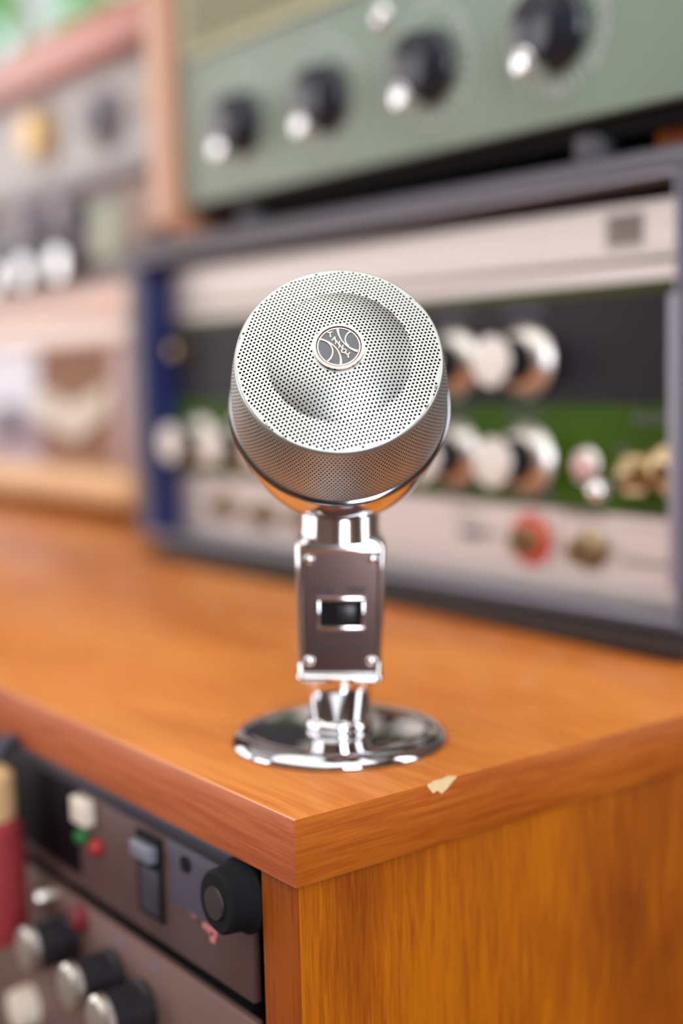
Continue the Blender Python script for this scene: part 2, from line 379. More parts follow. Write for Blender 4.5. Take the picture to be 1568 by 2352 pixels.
# front plate: shallow rim + recessed plate, brown reflection tinted into its metal
YP = -0.0109
pl = MB()
outer = [(-0.0118, 0.0262), (0.0118, 0.0262), (0.0126, 0.0664), (-0.0126, 0.0664)]
pl.prism(outer, YP-0.0007, YP+0.0012, LEAN)
plate = pl.build('front_plate', mat('brown_reflection_metal', (0.36, 0.25, 0.25, 1), 1, 0.16, noise=0.06, scale=120), mic)
rim = MB()
def bar(a, b, r=0.0004):
    rim.tube([leaned((a[0], YP-0.0007, a[1])), leaned((b[0], YP-0.0007, b[1]))], r, 8)
for i in range(4): bar(outer[i], outer[(i+1) % 4])
rim.build('plate_rim', chrome, mic)
for x, z in ((-0.0102, 0.0636), (0.0103, 0.0638), (-0.0100, 0.0300), (0.0101, 0.0300)):
    p = leaned((x, YP-0.0006, z))
    s_ = MB(); s_.lathe([(0.0019, 0), (0.00185, 0.0004), (0.0014, 0.0010), (0.0007, 0.0013), (0, 0.00138)], 24, fy(*p))
    scr = s_.build('screw', chrome, mic)
sw = MB()
sx0, sx1, sz0, sz1 = -0.0066, 0.0068, 0.0415, 0.0500
for a in ((sx0-0.0012, sx1+0.0012, sz0-0.0012, sz0), (sx0-0.0012, sx1+0.0012, sz1, sz1+0.0012), (sx0-0.0012, sx0, sz0, sz1), (sx1, sx1+0.0012, sz0, sz1)):
    sw.box(a[0], a[1], YP-0.0014, YP-0.0006, a[2], a[3], 0.0003, 2, LEAN)
sw.build('switch_frame', chrome_soft, mic)
sb = MB().box(sx0, sx1, YP-0.0009, YP-0.0006, sz0, sz1, 0, 1, LEAN).build('switch_slot', black_matt, mic)
MB().box(-0.0015, 0.0050, YP-0.0017, YP-0.0008, sz0+0.0012, sz1-0.0014, 0.0003, 2, LEAN).build('slide_button', black_plastic, sb)
for z, x0, x1 in ((0.0536, -0.0090, -0.0020), (0.0536, 0.0020, 0.0090), (0.0385, -0.0085, 0.0090), (0.0345, -0.0085, -0.0010), (0.0345, 0.0025, 0.0085)):
    et = MB(); dashes(et, x0, x1, z, YP-0.0007, h=0.0018, wd=0.0011, gap=0.0003)
    et.v = [tuple(LEAN @ Vector(p)) for p in et.v]
    et.build('etched_lettering', etch, mic)
# neck
MB().lathe([(0.0135, 0.0685), (0.0133, 0.0712), (0.0131, 0.0735), (0.0130, 0.080), (0.0128, 0.096), (0, 0.096)], 64, LEAN).build('neck', chrome_soft, mic)

# head: local frame with +Z = axis pointing to the camera side and 30 degrees up
hc = leaned((0.0, 0, 0.1128)); hc = Vector((hc.x-0.0006, -0.0295, 0.1141))
AX = Vector((0, -math.cos(math.radians(28.5)), math.sin(math.radians(28.5))))
zx = AX; xx = Vector((1, 0, 0)); yy = zx.cross(xx)
HM = Matrix((xx, yy, zx)).transposed().to_4x4(); HM.translation = hc
RF, RB, HL, RS = 0.0300, 0.0330, 0.0292, 0.0214
def zface(r):            # height above the rim plane of the front
    if r >= RS: return 0.0016*(RF-r)/(RF-RS)
    return 0.0016-0.0003 + 0.0052*(1-(r/RS)**2)**0.9
PITCH = 0.00119; RH = 0.00033; DEPTH = 0.00045
def holed(cells, mapf, nrm, mb, walls):
    """cells: list of (6 flat corner points, centre, has_hole)"""
    idx = {}
    def V(p):
        k = (round(p[0]*2e6), round(p[1]*2e6))
        if k not in idx: idx[k] = len(mb.v); mb.v.append(mapf(*p))
        return idx[k]
    for hexp, c, hole in cells:
        H6 = [V(p) for p in hexp]
        if not hole:
            q = []
            for i in H6:
                if i not in q: q.append(i)
            if len(q) > 2: mb.f.append(tuple(q)); mb.sm.append(True)
            continue
        ring = []; w0 = []; w1 = []
        N = nrm(*c)
        for j in range(12):
            a = 2*PI*j/12+hole[1]
            p = mapf(c[0]+hole[0]*math.cos(a)*hole[2], c[1]+hole[0]*math.sin(a))
            ring.append(len(mb.v)); mb.v.append(p)
            w0.append(p); w1.append(tuple(Vector(p)-N*DEPTH))
        for i in range(6):
            k = (i+1) % 6
            mb.f.append((H6[i], H6[k], ring[(2*i+2) % 12], ring[2*i+1], ring[2*i])); mb.sm.append(True)
        o = len(walls.v); walls.v += w0+w1
        for j in range(12):
            k = (j+1) % 12; walls.f.append((o+j, o+k, o+12+k, o+12+j)); walls.sm.append(True)
def front_cells():
    cells = []; hx = PITCH/math.sqrt(3); ang = math.radians(12); RE = RF-0.00045; RI = 0.0068
    ca, sa = math.cos(ang), math.sin(ang)
    for i in range(-32, 33):
        for j in range(-36, 37):
            x = PITCH*(i+0.5*(j % 2)); y = PITCH*math.sqrt(3)/2*j
            if math.hypot(x, y) > RE+hx: continue
            pts = [(x+hx*math.cos(PI/3*k+PI/6), y+hx*math.sin(PI/3*k+PI/6)) for k in range(6)]
            rs = [math.hypot(*p) for p in pts]
            if min(rs) > RE or max(rs) < RI: continue
            full = max(rs) <= RE and min(rs) > RI
            P = []
            for p, r in zip(pts, rs):
                if r > RE: p = (p[0]*RE/r, p[1]*RE/r)
                P.append((p[0]*ca-p[1]*sa, p[0]*sa+p[1]*ca))
            cells.append((P, (x*ca-y*sa, x*sa+y*ca), (RH, PI/6+ang, 1.0) if full else None))
    return cells
g = MB(); wl = MB()
def mface(x, y):
    r = math.hypot(x, y); return tuple(HM @ Vector((x, y, HL+zface(r))))
def nface(x, y):
    r = math.hypot(x, y); e = 1e-4; s = (zface(r+e)-zface(max(0, r-e)))/(2*e)
    n = Vector((-s*x/max(r, 1e-6), -s*y/max(r, 1e-6), 1)).normalized(); return HM.to_3x3() @ n
holed(front_cells(), mface, nface, g, wl)
# side wall
NC = 164; rows = 25; S0, S1 = 0.0011, 0.0011+rows*PITCH*math.sqrt(3)/2
SL = HL
def rside(s):            # s = distance down from the rim
    t = min(1, max(0, s/SL)); return RF + (RB-RF)*(math.sin(t*PI/2)**0.9)
def mside(u, s):
    a = u/RB; r = rside(s); return tuple(HM @ Vector((r*math.cos(a), r*math.sin(a), HL-s)))
def nside(u, s):
    a = u/RB; e = 1e-4; d = (rside(s+e)-rside(s-e))/(2*e)
    return HM.to_3x3() @ Vector((math.cos(a), math.sin(a), d)).normalized()
du = 2*PI*RB/NC; cells = []; ds = du*math.sqrt(3)/2; hx = du/math.sqrt(3); nrow = int((SL-0.0022)/ds)
g2 = MB()
for j in range(nrow+1):
    for i in range(NC):
        u = du*(i+0.5*(j % 2)); s = 0.0014+ds*j
        pts = [(u+hx*math.cos(PI/3*k+PI/6), s+hx*math.sin(PI/3*k+PI/6)) for k in range(6)]
        cells.append((pts, (u, s), (0.00028, PI/6, 1.0)))
holed(cells, mside, nside, g2, wl)
# merge wrap seam is handled by geometry overlap; plain rolled rim and hem
rimp = [(RF-0.0007, HL+zface(RF-0.0007)-0.00004), (RF-0.0004, HL+0.00002), (RF-0.00012, HL-0.0002), (RF+0.00008, HL-0.0006), (rside(0.0014)+0.00001, HL-0.0014)]
g.lathe(rimp, 160, HM)
g.lathe([(rside(SL-0.0030), 0.0030), (RB-0.00002, 0.0)], 160, HM)
def raw(mb, name, m, parent):
    me = bpy.data.meshes.new(name); me.from_pydata(mb.v, [], mb.f)
    b = bmesh.new(); b.from_mesh(me)
    for q in b.faces: q.smooth = True
    b.to_mesh(me); b.free(); me.materials.append(m)
    o = bpy.data.objects.new(name, me); C.objects.link(o); o.parent = parent; return o
# consistent orientation
def orient(mb, ctr):
    for k, q in enumerate(mb.f):
        a, b, c = (Vector(mb.v[i]) for i in q[:3]); n = (b-a).cross(c-b)
        if n.dot(a-ctr) < 0: mb.f[k] = tuple(reversed(q))
cc = HM @ Vector((0, 0, 0.004)); orient(g, cc); orient(g2, cc)
g.add(g2.v, g2.f, True)
grille = raw(g, 'grille', nickel, mic)
grille['label'] = 'satin silver perforated grille with domed front'
raw(wl, 'hole_edge', hole_wall, grille)
inn = MB(); inn.lathe([(0, HL+0.0040), (0.008, HL+0.0036), (0.016, HL+0.0015), (0.021, HL-0.0014), (RF-0.0022, HL-0.0018), (RF-0.0016, HL-0.003), (RB-0.0018, 0.006), (RB-0.0018, 0.0)], 64, HM)
inn.build('inner_cloth', black_mesh, mic)
# band and rear bowl
MB().lathe([(RB-0.001, -0.0008), (RB+0.0002, -0.0007), (RB+0.0009, -0.0002), (RB+0.0011, 0.0006), (RB+0.0009, 0.0014), (RB+0.0002, 0.0019), (RB-0.001, 0.0020)], 128, HM).build('band', dark_chrome, mic)
MB().lathe([(RB*max(0, math.cos(t))**0.58, -0.0006-0.0385*math.sin(t)) for t in [PI/2*k/20 for k in range(21)]], 96, HM).build('rear_housing', chrome, mic)
# badge
bz = HL+zface(0.0066)+0.0002
BM = HM @ Matrix.Translation((0, 0, bz))
RBG = 0.0072
MB().lathe([(0, -0.001), (RBG-0.0003, -0.001), (RBG, -0.0004), (RBG, 0.0006), (RBG-0.0002, 0.0010), (RBG-0.0007, 0.0010), (RBG-0.0009, 0.0007), (RBG-0.0013, 0.0006), (0, 0.0006)], 72, BM).build('badge', badge_face, mic)
badge = bpy.data.objects['badge']; badge['label'] = 'round dark badge with curved relief lines and lettering'
rl = MB()
def ring(r0, r1, z0, z1): rl.lathe([(r0, z0), (r0, z1), (r1, z1), (r1, z0)], 72, BM)
ring(RBG-0.0007, RBG+0.00005, 0.0004, 0.00115); ring(RBG-0.0014, RBG-0.0011, 0.0005, 0.0009)
def circ3(a, b, c):
    ax, ay = a; bx, by = b; cx, cy = c
    d = 2*(ax*(by-cy)+bx*(cy-ay)+cx*(ay-by))
    ux = ((ax*ax+ay*ay)*(by-cy)+(bx*bx+by*by)*(cy-ay)+(cx*cx+cy*cy)*(ay-by))/d
    uy = ((ax*ax+ay*ay)*(cx-bx)+(bx*bx+by*by)*(ax-cx)+(cx*cx+cy*cy)*(bx-ax))/d
    return ux, uy, math.hypot(ax-ux, ay-uy)
def arc(a, b, c, w0, w1):
    ux, uy, r = circ3(a, b, c); t0 = math.atan2(a[1]-uy, a[0]-ux); tm = math.atan2(b[1]-uy, b[0]-ux); t1 = math.atan2(c[1]-uy, c[0]-ux)
    def near(t, ref):
        while t-ref > PI: t -= 2*PI
        while t-ref < -PI: t += 2*PI
        return t
    tm = near(tm, t0); t1 = near(t1, tm); n = 20; v = []; f = []; K = RBG*0.97
    for k in range(n+1):
        t = t0+(t1-t0)*k/n; wd = w0+(w1-w0)*(2*k/n-1)**2
        for rr, z in ((r-wd, 0.0005), (r-wd*0.7, 0.00095), (r+wd*0.7, 0.00095), (r+wd, 0.0005)):
            v.append(((ux+rr*math.cos(t))*K, (uy+rr*math.sin(t))*K, z))
    for k in range(n):
        for q in range(3): f.append((k*4+q, k*4+q+1, k*4+q+5, k*4+q+4))
    rl.add(v, f, True, BM)
arc((-0.80, 0.34), (-0.26, -0.11), (-0.46, -0.66), 0.03, 0.05)
arc((-0.80, 0.36), (-0.10, -0.09), (0.06, -0.82), 0.028, 0.065)
arc((-0.03, 0.84), (0.16, 0.22), (0.76, -0.24), 0.028, 0.075)
arc((0.50, 0.68), (0.27, 0.34), (0.40, 0.00), 0.03, 0.05)
rl.build('badge_relief', badge_metal, badge)
def text_mesh(ch, size, M, name, m, parent, depth=0.0002):
    cu = bpy.data.curves.new(name, 'FONT'); cu.body = ch; cu.size = size; cu.extrude = depth; cu.align_x = 'CENTER'; cu.align_y = 'CENTER'
    cu.resolution_u = 3; cu.offset = size*0.012
    t = bpy.data.objects.new(name, cu); C.objects.link(t); bpy.context.view_layer.update()
    me = bpy.data.meshes.new_from_object(t.evaluated_get(bpy.context.evaluated_depsgraph_get()))
    bpy.data.objects.remove(t); me.transform(M); me.materials.clear(); me.materials.append(m)
    return me
bm_ = bmesh.new()
for chv, x, y, rz, sz in (('T', -0.34, 0.56, 0.1, 0.36), ('A', -0.18, 0.36, -0.3, 0.30), ('N', -0.05, 0.18, -0.25, 0.27), ('N', 0.09, -0.01, -0.2, 0.27), ('O', 0.20, -0.22, 0, 0.30), ('Y', 0.37, -0.43, 0.1, 0.34)):
    me = text_mesh(chv, sz*RBG*0.95, BM @ Matrix.Translation((x*RBG*0.95, y*RBG*0.95, 0.0007)) @ Matrix.Rotation(rz, 4, 'Z'), 'letter', badge_metal, badge)
    bm_.from_mesh(me)
me = bpy.data.meshes.new('badge_lettering'); bm_.to_mesh(me); me.materials.append(badge_metal)
o = bpy.data.objects.new('badge_lettering', me); C.objects.link(o); o.parent = badge

# ------------------------------------------------------------------ guitar amplifier
AF = 0.240            # plane of the case front
PF = 0.262            # plane of the control panel
amp = thing('guitar_amplifier', 'wide grey-vinyl cased amplifier with black and green control panel behind the microphone', 'amplifier', (0, 0, DESK))
ax0, ax1, az0, az1, ad = -0.545, -0.044, 0.010, 0.214, 0.475
ix0, ix1, iz0, iz1 = -0.5265, -0.0625, 0.0147, 0.2010
mb = MB(); mb.box(ax0, ax1, AF, ad, iz1, az1, 0.006, 4); mb.build('case_top', tolex, amp)
MB().box(ax0, ax1, AF, ad, az0, iz0, 0.0018, 3).build('case_bottom', tolex, amp)
MB().box(-0.500, ax1-0.006, AF-0.012, ad-0.01, 0, az0-0.0005, 0.002).build('shade_board', mat('amp_shade_brown', srgb(34, 20, 16), 0, 0.6), amp)  # board added as the dark band of shade below the amplifier
for n_, a, b in (('case_side', ax0, ix0), ('case_side', ix1, ax1)):
    MB().box(a, b, AF+0.0005, ad, az0+0.004, az1-0.006, 0.004, 3).build(n_, tolex, amp)
MB().box(ix0, ix1, ad-0.02, ad-0.008, iz0, iz1).build('back_board', black_matt, amp)
MB().box(ix0, ix0+0.0012, AF+0.003, PF+0.02, iz0, iz1).build('inner_lining', tolex_in, amp)
pp = MB(); pp.tube([(ix0-0.0015, AF-0.0006, iz0), (ix0-0.0015, AF-0.0006, iz1), (ix1+0.0015, AF-0.0006, iz1+0.001), (ix1+0.0015, AF-0.0006, iz0), (ix0-0.0015, AF-0.0006, iz0-0.001)], 0.0014)
pp.build('piping', piping, amp)
MB().box(ix1-0.0022, ix1+0.0025, AF-0.002, AF+0.008, 0.030, 0.153, 0.001).build('corner_bracket', piping, amp)
cx0, cx1 = ix0+0.012, ix1
pz = [0.0149, 0.0572, 0.1058, 0.1555, 0.161, 0.195]
lower = MB().box(cx0, cx1, PF, PF+0.015, pz[0], pz[1]-0.0012).build('lower_panel', alu, amp)
lp = MB()
lp.box(cx0, cx1, PF-0.0003, PF, pz[1]-0.0022, pz[1]-0.0012)
for x in (-0.151, -0.30, -0.42): lp.box(x-0.0004, x+0.0004, PF-0.0002, PF, 0.022, 0.054)
lp.box(-0.149, cx1-0.004, PF-0.0002, PF, 0.0500, 0.0506); lp.box(-0.110, cx1-0.004, PF-0.0002, PF, 0.033, 0.0352)
lp.build('panel_line', alu_line, lower)
green = MB().box(cx0, cx1, PF-0.0008, PF+0.015, pz[1], pz[2]).build('green_panel', amp_green, amp)
blackp = MB().box(cx0, cx1, PF-0.0006, PF+0.015, pz[2]+0.0003, pz[3]).build('black_panel', amp_black, amp)
MB().box(cx0, cx1, PF-0.0010, PF+0.015, pz[3], pz[4]).build('green_trim', amp_dgreen, amp)
upper = MB().box(cx0, cx1, PF-0.0004, PF+0.015, pz[4], pz[5]).build('upper_panel', alu, amp)
ul = MB(); ul.box(cx0, cx1, PF-0.0008, PF-0.0004, 0.1680, 0.1712); ul.box(cx0, cx1, PF-0.0007, PF-0.0004, 0.1742, 0.1746); ul.build('panel_line', alu_line, upper)
bd = MB().box(-0.1185, -0.0985, PF-0.0016, PF-0.0004, 0.1765, 0.1910).build('maker_plate', mat('dull_pewter', srgb(140, 130, 124), 0.5, 0.5), upper)
lb = MB()
for k in range(5): lb.box(-0.1160, -0.1010, PF-0.0019, PF-0.0016, 0.1788+k*0.0025, 0.1797+k*0.0025)
lb.build('plate_lettering', legend_dark, bd)
words_part(blackp, legend, PF-0.0006, [(x-0.016, x+0.012, 0.1510) for x in (-0.170, -0.2223, -0.2746)], 0.0036, 0.0022, 0.0008)
words_part(green, legend, PF-0.0008, [(x-0.014, x+0.012, 0.1018) for x in (-0.170, -0.2223, -0.2746, -0.3269)], 0.0034, 0.0020, 0.0008)
words_part(green, legend, PF-0.0008, [(-0.103, -0.082, 0.1000), (-0.112, -0.105, 0.0850), (-0.168, -0.150, 0.0615)], 0.0040, 0.0021, 0.0007)
words_part(lower, legend_dark, PF-0.0002, [(-0.226, -0.205, 0.0480), (-0.205, -0.190, 0.0390), (-0.146, -0.120, 0.0535), (-0.480, -0.440, 0.0500), (-0.40, -0.37, 0.0500)], 0.0024, 0.0016, 0.0008)
def amp_knob(x, z):
    M = fy(x, PF-0.0008, z)
    body = MB().lathe([(0, 0.0005), (0.0120, 0.0005), (0.0120, 0.003), (0.0112, 0.008), (0.0108, 0.0215), (0, 0.0215)], 40, M).build('control_knob', black_plastic, amp)
    MB().lathe([(0.0110, 0.0006), (0.0183, 0.0002), (0.0186, 0.0010), (0.0180, 0.0022), (0.0160, 0.0048), (0.0135, 0.0068), (0.0114, 0.0076), (0.0110, 0.0070)], 48, M).build('knob_skirt', spun, body)
    MB().lathe([(0, 0.0215), (0.0116, 0.0215), (0.0124, 0.0222), (0.0126, 0.0236), (0.0118, 0.0250), (0, 0.0256)], 40, M).build('knob_cap', cap_al, body)
    return body
for k in range(4): amp_knob(-0.170-0.0523*k, 0.1270)
for k in range(7): amp_knob(-0.170-0.0523*k, 0.0784)
# pilot jewel, toggle, jacks
M = fy(-0.1300, PF-0.0008, 0.0770)
j = MB().lathe([(0, 0), (0.0088, 0), (0.0088, 0.0022), (0.0070, 0.0040), (0, 0.0040)], 32, M).build('pilot_lamp', spun, amp)
MB().lathe([(0.0058, 0.0040), (0.0056, 0.0058), (0.0040, 0.0078), (0.002, 0.0088), (0, 0.0090)], 32, M).build('lamp_lens', mat('clear_pink_lens', srgb(214, 170, 170), 0.2, 0.12, coat=1), j)
M = fy(-0.1000, PF-0.0008, 0.0745)
j = MB().lathe([(0, 0), (0.0108, 0), (0.0112, 0.002), (0.0098, 0.0035), (0.0065, 0.0035), (0.0062, 0.009), (0.0045, 0.010), (0, 0.010)], 6, M).build('toggle_switch', brass, amp)
MB().tube([(-0.1000, PF-0.009, 0.0745), (-0.1010, PF-0.020, 0.0708), (-0.1012, PF-0.024, 0.0696)], 0.0020).build('toggle_lever', spun, j)
MB().lathe(ball_profile(0.0050, 0), 24, Matrix.Translation((-0.1012, PF-0.026, 0.0690))).build('lever_ball', pearl, j)
M = fy(-0.0800, PF-0.0008, 0.0775)
MB().lathe([(0, 0), (0.0118, 0), (0.0120, 0.003), (0.0105, 0.0042), (0.0070, 0.0042), (0.0068, 0.009), (0.0040, 0.0095), (0.0036, 0.004), (0, 0.004)], 24, M).build('input_jack', brass, amp)
sl = MB().box(-0.2215, -0.2050, PF-0.0012, PF-0.0001, 0.0362, 0.0405, 0.0004).build('slide_switch', black_plastic, amp)
MB().box(-0.2100, -0.2060, PF-0.004, PF-0.0012, 0.0368, 0.0399, 0.0004).build('switch_lever', black_matt, sl)
def jack(x, z, washer, r):
    M = fy(x, PF, z)
    o = MB().lathe([(0, 0), (0.0078, 0), (0.0080, 0.0030), (0.0068, 0.0040), (0.0060, 0.0110), (0.0046, 0.0118), (0.0034, 0.0110), (0.0032, 0.003), (0, 0.003)], 24, M).build('input_jack', brass, amp)
    if washer: MB().lathe([(0.0062, 0.0001), (r, 0.0001), (r, 0.0016), (r-0.001, 0.0024), (0.0062, 0.0024)], 40, M).build('jack_washer', washer, o)
    return o
jack(-0.1690, 0.0385, red_plastic, 0.0132)
jack(-0.1300, 0.0372, brass, 0.0096)
jack(-0.4076, 0.0340, brass, 0.009); jack(-0.455, 0.0360, brass, 0.009); jack(-0.360, 0.0350, brass, 0.009)
M = fy(-0.5000, PF-0.0008, 0.1405)
MB().lathe([(0, 0), (0.006, 0), (0.006, 0.003), (0.0045, 0.004), (0.0042, 0.011), (0, 0.012)], 24, M).build('corner_screw', brass, amp)

# ------------------------------------------------------------------ green-grey valve radio on the amplifier
RZ = az1
RY = 0.235
rad = thing('valve_radio', 'grey-green fronted radio set in a wooden case standing on top of the amplifier', 'radio', (0, 0, DESK+RZ))
rb = 0.2305-RZ; rtop = 0.43-RZ; rx0, rx1 = -0.4816, -0.046
fp = MB().box(-0.4536, rx1-0.002, RY, RY+0.008, rb, rtop-0.006, 0.001).build('front_panel', radio_green, rad)
MB().box(rx0, -0.4538, RY-0.008, RY+0.19, 0.0055, rtop, 0.004, 3).build('case_side', w_post, rad)
MB().box(-0.4536, rx1, RY+0.012, RY+0.19, 0.0085, rb+0.002, 0.001).build('case_bottom', black_matt, rad)  # wooden bottom coloured black for the shade under the set
MB().box(-0.4536, rx1, RY-0.004, RY+0.19, rtop-0.006, rtop, 0.001).build('case_top', w_post, rad)
MB().box(-0.4530, rx1, RY+0.18, RY+0.186, 0.010, rtop-0.006).build('case_back', w_post, rad)
MB().box(rx1-0.004, rx1+0.004, RY+0.012, RY+0.19, 0.0085, rtop, 0.001).build('case_side', w_post, rad)
for x in (-0.395, -0.1165):
    for y in (RY+0.016, RY+0.165):
        MB().lathe([(0, 0), (0.0075, 0), (0.0085, 0.0015), (0.0085, 0.0105), (0, 0.0105)], 24, Matrix.Translation((x, y, 0))).build('rubber_foot', rubber, rad)
MB().box(rx0+0.002, -0.4540, RY+0.005, RY+0.18, 0, 0.0065, 0.001).build('support_rail', w_post, rad)
MB().box(-0.085, rx1, RY+0.02, RY+0.18, 0, 0.0095, 0.001).build('support_rail', w_stile, rad)
gp = MB(); gx0, gx1, gz0, gz1 = -0.437, -0.262, 0.3215-RZ, 0.405-RZ
gr = MB().box(gx0, gx1, RY-0.0015, RY+0.002, gz0, gz1, 0.0006).build('speaker_grille', olive_grille, rad)
sp_ = MB()
for i in range(38):
    for j2 in range(18):
        x = gx0+0.006+i*0.0044; z = gz0+0.006+j2*0.0042
        if x < gx1-0.005: sp_.box(x, x+0.0022, RY-0.0019, RY-0.0014, z, z+0.0022)
sp_.build('grille_slot', mat('grille_speckle_grey', srgb(96, 98, 84), 0, 0.7), gr)  # darker squares for the speckle of the grille cloth
fr = MB()
for a in ((gx0-0.003, gx1+0.003, gz0-0.003, gz0), (gx0-0.003, gx1+0.003, gz1, gz1+0.003), (gx0-0.003, gx0, gz0, gz1), (gx1, gx1+0.003, gz0, gz1)):
    fr.box(a[0], a[1], RY-0.0028, RY, a[2], a[3], 0.0005)
fr.build('grille_frame', mat('cream_frame', srgb(190, 190, 156), 0, 0.5), gr)
kz = 0.2705-RZ
for k, x in enumerate((-0.3775, -0.2930, -0.2075, -0.1230)):
    M = fy(x, RY, kz)
    kb = MB()
    kb.lathe([(0, 0.0004), (0.0180, 0.0004), (0.0186, 0.0015), (0.0180, 0.0035), (0.0158, 0.0055), (0.0150, 0.0130), (0.0138, 0.0155), (0.0110, 0.0165), (0, 0.0168)], 40, M)
    for i in range(18):
        a = 2*PI*i/18; kb.tube([M @ Vector((0.0154*math.cos(a), 0.0154*math.sin(a), 0.004)), M @ Vector((0.0148*math.cos(a), 0.0148*math.sin(a), 0.0145))], 0.0011, 6)
    body = kb.build('control_knob', radio_knob, rad)
    px, pz2 = x-0.0055, kz-0.0140
    MB().lathe([(0.0045, -0.0125), (0.0062, -0.003), (0.0062, -0.0006), (0.0056, 0.0004), (0.0040, 0.0010), (0.0020, 0.00135), (0, 0.00145)], 28, fy(px, RY-0.0165, pz2)).build('pointer_tip', pearl, body)
    dl = MB()
    for i in range(21):
        a = math.radians(-40+i*13); r0, r1 = 0.0225, (0.0265 if i % 2 else 0.0285)
        M2 = Matrix.Translation((x, RY-0.0002, kz)) @ Matrix.Rotation(-a, 4, 'Y')
        dl.box(-r1, -r0, -0.0003, 0.0002, -0.0005, 0.0005, 0, 1, M2)
    n = 48
    v = []
    for i in range(n+1):
        a = math.radians(-45+i*270/n)
        for rr in (0.0292, 0.0302): v.append((x-rr*math.cos(a), RY-0.0004, kz+rr*math.sin(a)))
    dl.add(v, [(2*i, 2*i+1, 2*i+3, 2*i+2) for i in range(n)])
    dl.build('dial_marking', white_paint, fp)
    words_part(fp, white_paint, RY, [(x-0.010, x+0.006, kz+0.0335), (x-0.006, x+0.006, kz-0.0270)], 0.0025, 0.0017, 0.0007)
for x, z in ((-0.2440, 0.3020),):
    M = fy(x, RY, z-RZ)
    MB().lathe([(0.0062, 0), (0.0062, 0.0014), (0.0050, 0.003), (0.0026, 0.0042), (0, 0.0046)], 24, M).build('panel_screw', pearl, rad)

# ------------------------------------------------------------------ left stack: table radio, tape deck, receiver
LY = 0.31
tr = thing('table_radio', 'pale wooden table radio with brown speaker cloth and tan bottom rail, left of the amplifier', 'radio', (0, 0, DESK))
tx0, tx1 = -1.12, -0.677
MB().box(tx0, tx1, LY+0.012, LY+0.17, 0.011, 0.198, 0.004, 3).build('case', w_pink, tr)
MB().box(tx0-0.004, tx1+0.004, LY-0.004, LY+0.16, 0.0115, 0.045, 0.010, 5).build('bottom_rail', w_tan, tr)
MB().box(tx0, tx1+0.002, LY-0.002, LY+0.14, 0.150, 0.172, 0.006, 4).build('top_rail', mat('pinkish_white_lacquer', srgb(232, 212, 204), 0, 0.3, coat=0.4), tr)
MB().box(tx0, tx1+0.002, LY+0.002, LY+0.14, 0.176, 0.200, 0.004, 4).build('lid', w_pink, tr)
MB().box(-0.709, tx1, LY-0.001, LY+0.02, 0.042, 0.150, 0.004, 3).build('front_stile', mat('dusty_pink_lacquer', srgb(176, 146, 146), 0, 0.35), tr)
cl = MB().box(-0.862, -0.709, LY+0.004, LY+0.012, 0.042, 0.150).build('speaker_cloth', brown_cloth, tr)
mo = MB(); mo.prism([(-0.865, 0.108), (-0.835, 0.110), (-0.79, 0.098), (-0.75, 0.108), (-0.712, 0.118), (-0.725, 0.092), (-0.76, 0.078), (-0.79, 0.068), (-0.83, 0.082), (-0.865, 0.084)], LY-0.001, LY+0.004)
mo.build('cream_motif', cream, cl)
MB().box(-1.10, -0.864, LY+0.002, LY+0.012, 0.085, 0.150).build('tuning_dial', pale_dial, tr)
MB().box(-1.10, -0.864, LY+0.002, LY+0.012, 0.042, 0.083).build('lower_fascia', mat('mauve_fascia', srgb(164, 146, 160), 0, 0.4), tr)
kn = MB().lathe([(0, 0), (0.018, 0), (0.017, 0.014), (0, 0.016)], 32, fy(-0.925, LY+0.002, 0.083)).build('tuning_knob', knob_grey, tr)
for x in (tx0+0.03, tx1-0.03):
    for y in (LY+0.03, LY+0.13): MB().lathe([(0, 0), (0.010, 0), (0.011, 0.012), (0, 0.012)], 20, Matrix.Translation((x, y, 0))).build('foot', black_plastic, tr)

td = thing('tape_deck', 'taupe-fronted deck with dark shiny-tipped knobs on top of the pale table radio', 'tape deck', (0, 0, DESK+0.200))
MB().box(-1.12, -0.625, LY+0.004, LY+0.16, 0, 0.083, 0.002).build('case', deck_face, td)
MB().box(-1.10, -0.765, LY, LY+0.006, 0.026, 0.058, 0.001).build('dark_band', mat('dark_slate_band', srgb(64, 60, 76), 0, 0.4), td)
MB().box(-0.735, -0.690, LY, LY+0.006, 0.020, 0.068, 0.002).build('green_meter', mat('pale_green_meter', srgb(168, 178, 154), 0, 0.4), td)
MB().box(-0.675, -0.632, LY, LY+0.006, 0.030, 0.076, 0.002).build('brown_panel', mat('light_brown_panel', srgb(158, 134, 120), 0, 0.5), td)
deck_cap = mat('bright_metal_cap', (0.95, 0.95, 0.98, 1), 1.0, 0.06, noise=0.01); deck_cap2 = mat('mauve_cap', srgb(150, 144, 158), 0, 0.3)
for x, z, m_ in ((-0.7710, 0.0215, pearl), (-0.8440, 0.0205, pearl), (-0.9140, 0.0190, pearl), (-0.7690, 0.0640, knob_grey), (-0.8420, 0.0660, knob_grey)):
    M = fy(x, LY, z)
    b_ = MB().lathe([(0, 0), (0.015, 0), (0.0145, 0.012), (0.012, 0.014), (0, 0.0145)], 32, M).build('knob', black_plastic if m_ is pearl else knob_grey, td)
    MB().lathe([(0.0130, 0.0120), (0.0130, 0.0150), (0.0122, 0.0158), (0.008, 0.0160), (0, 0.01605)], 28, M).build('knob_cap', deck_cap if m_ is pearl else deck_cap2, b_)

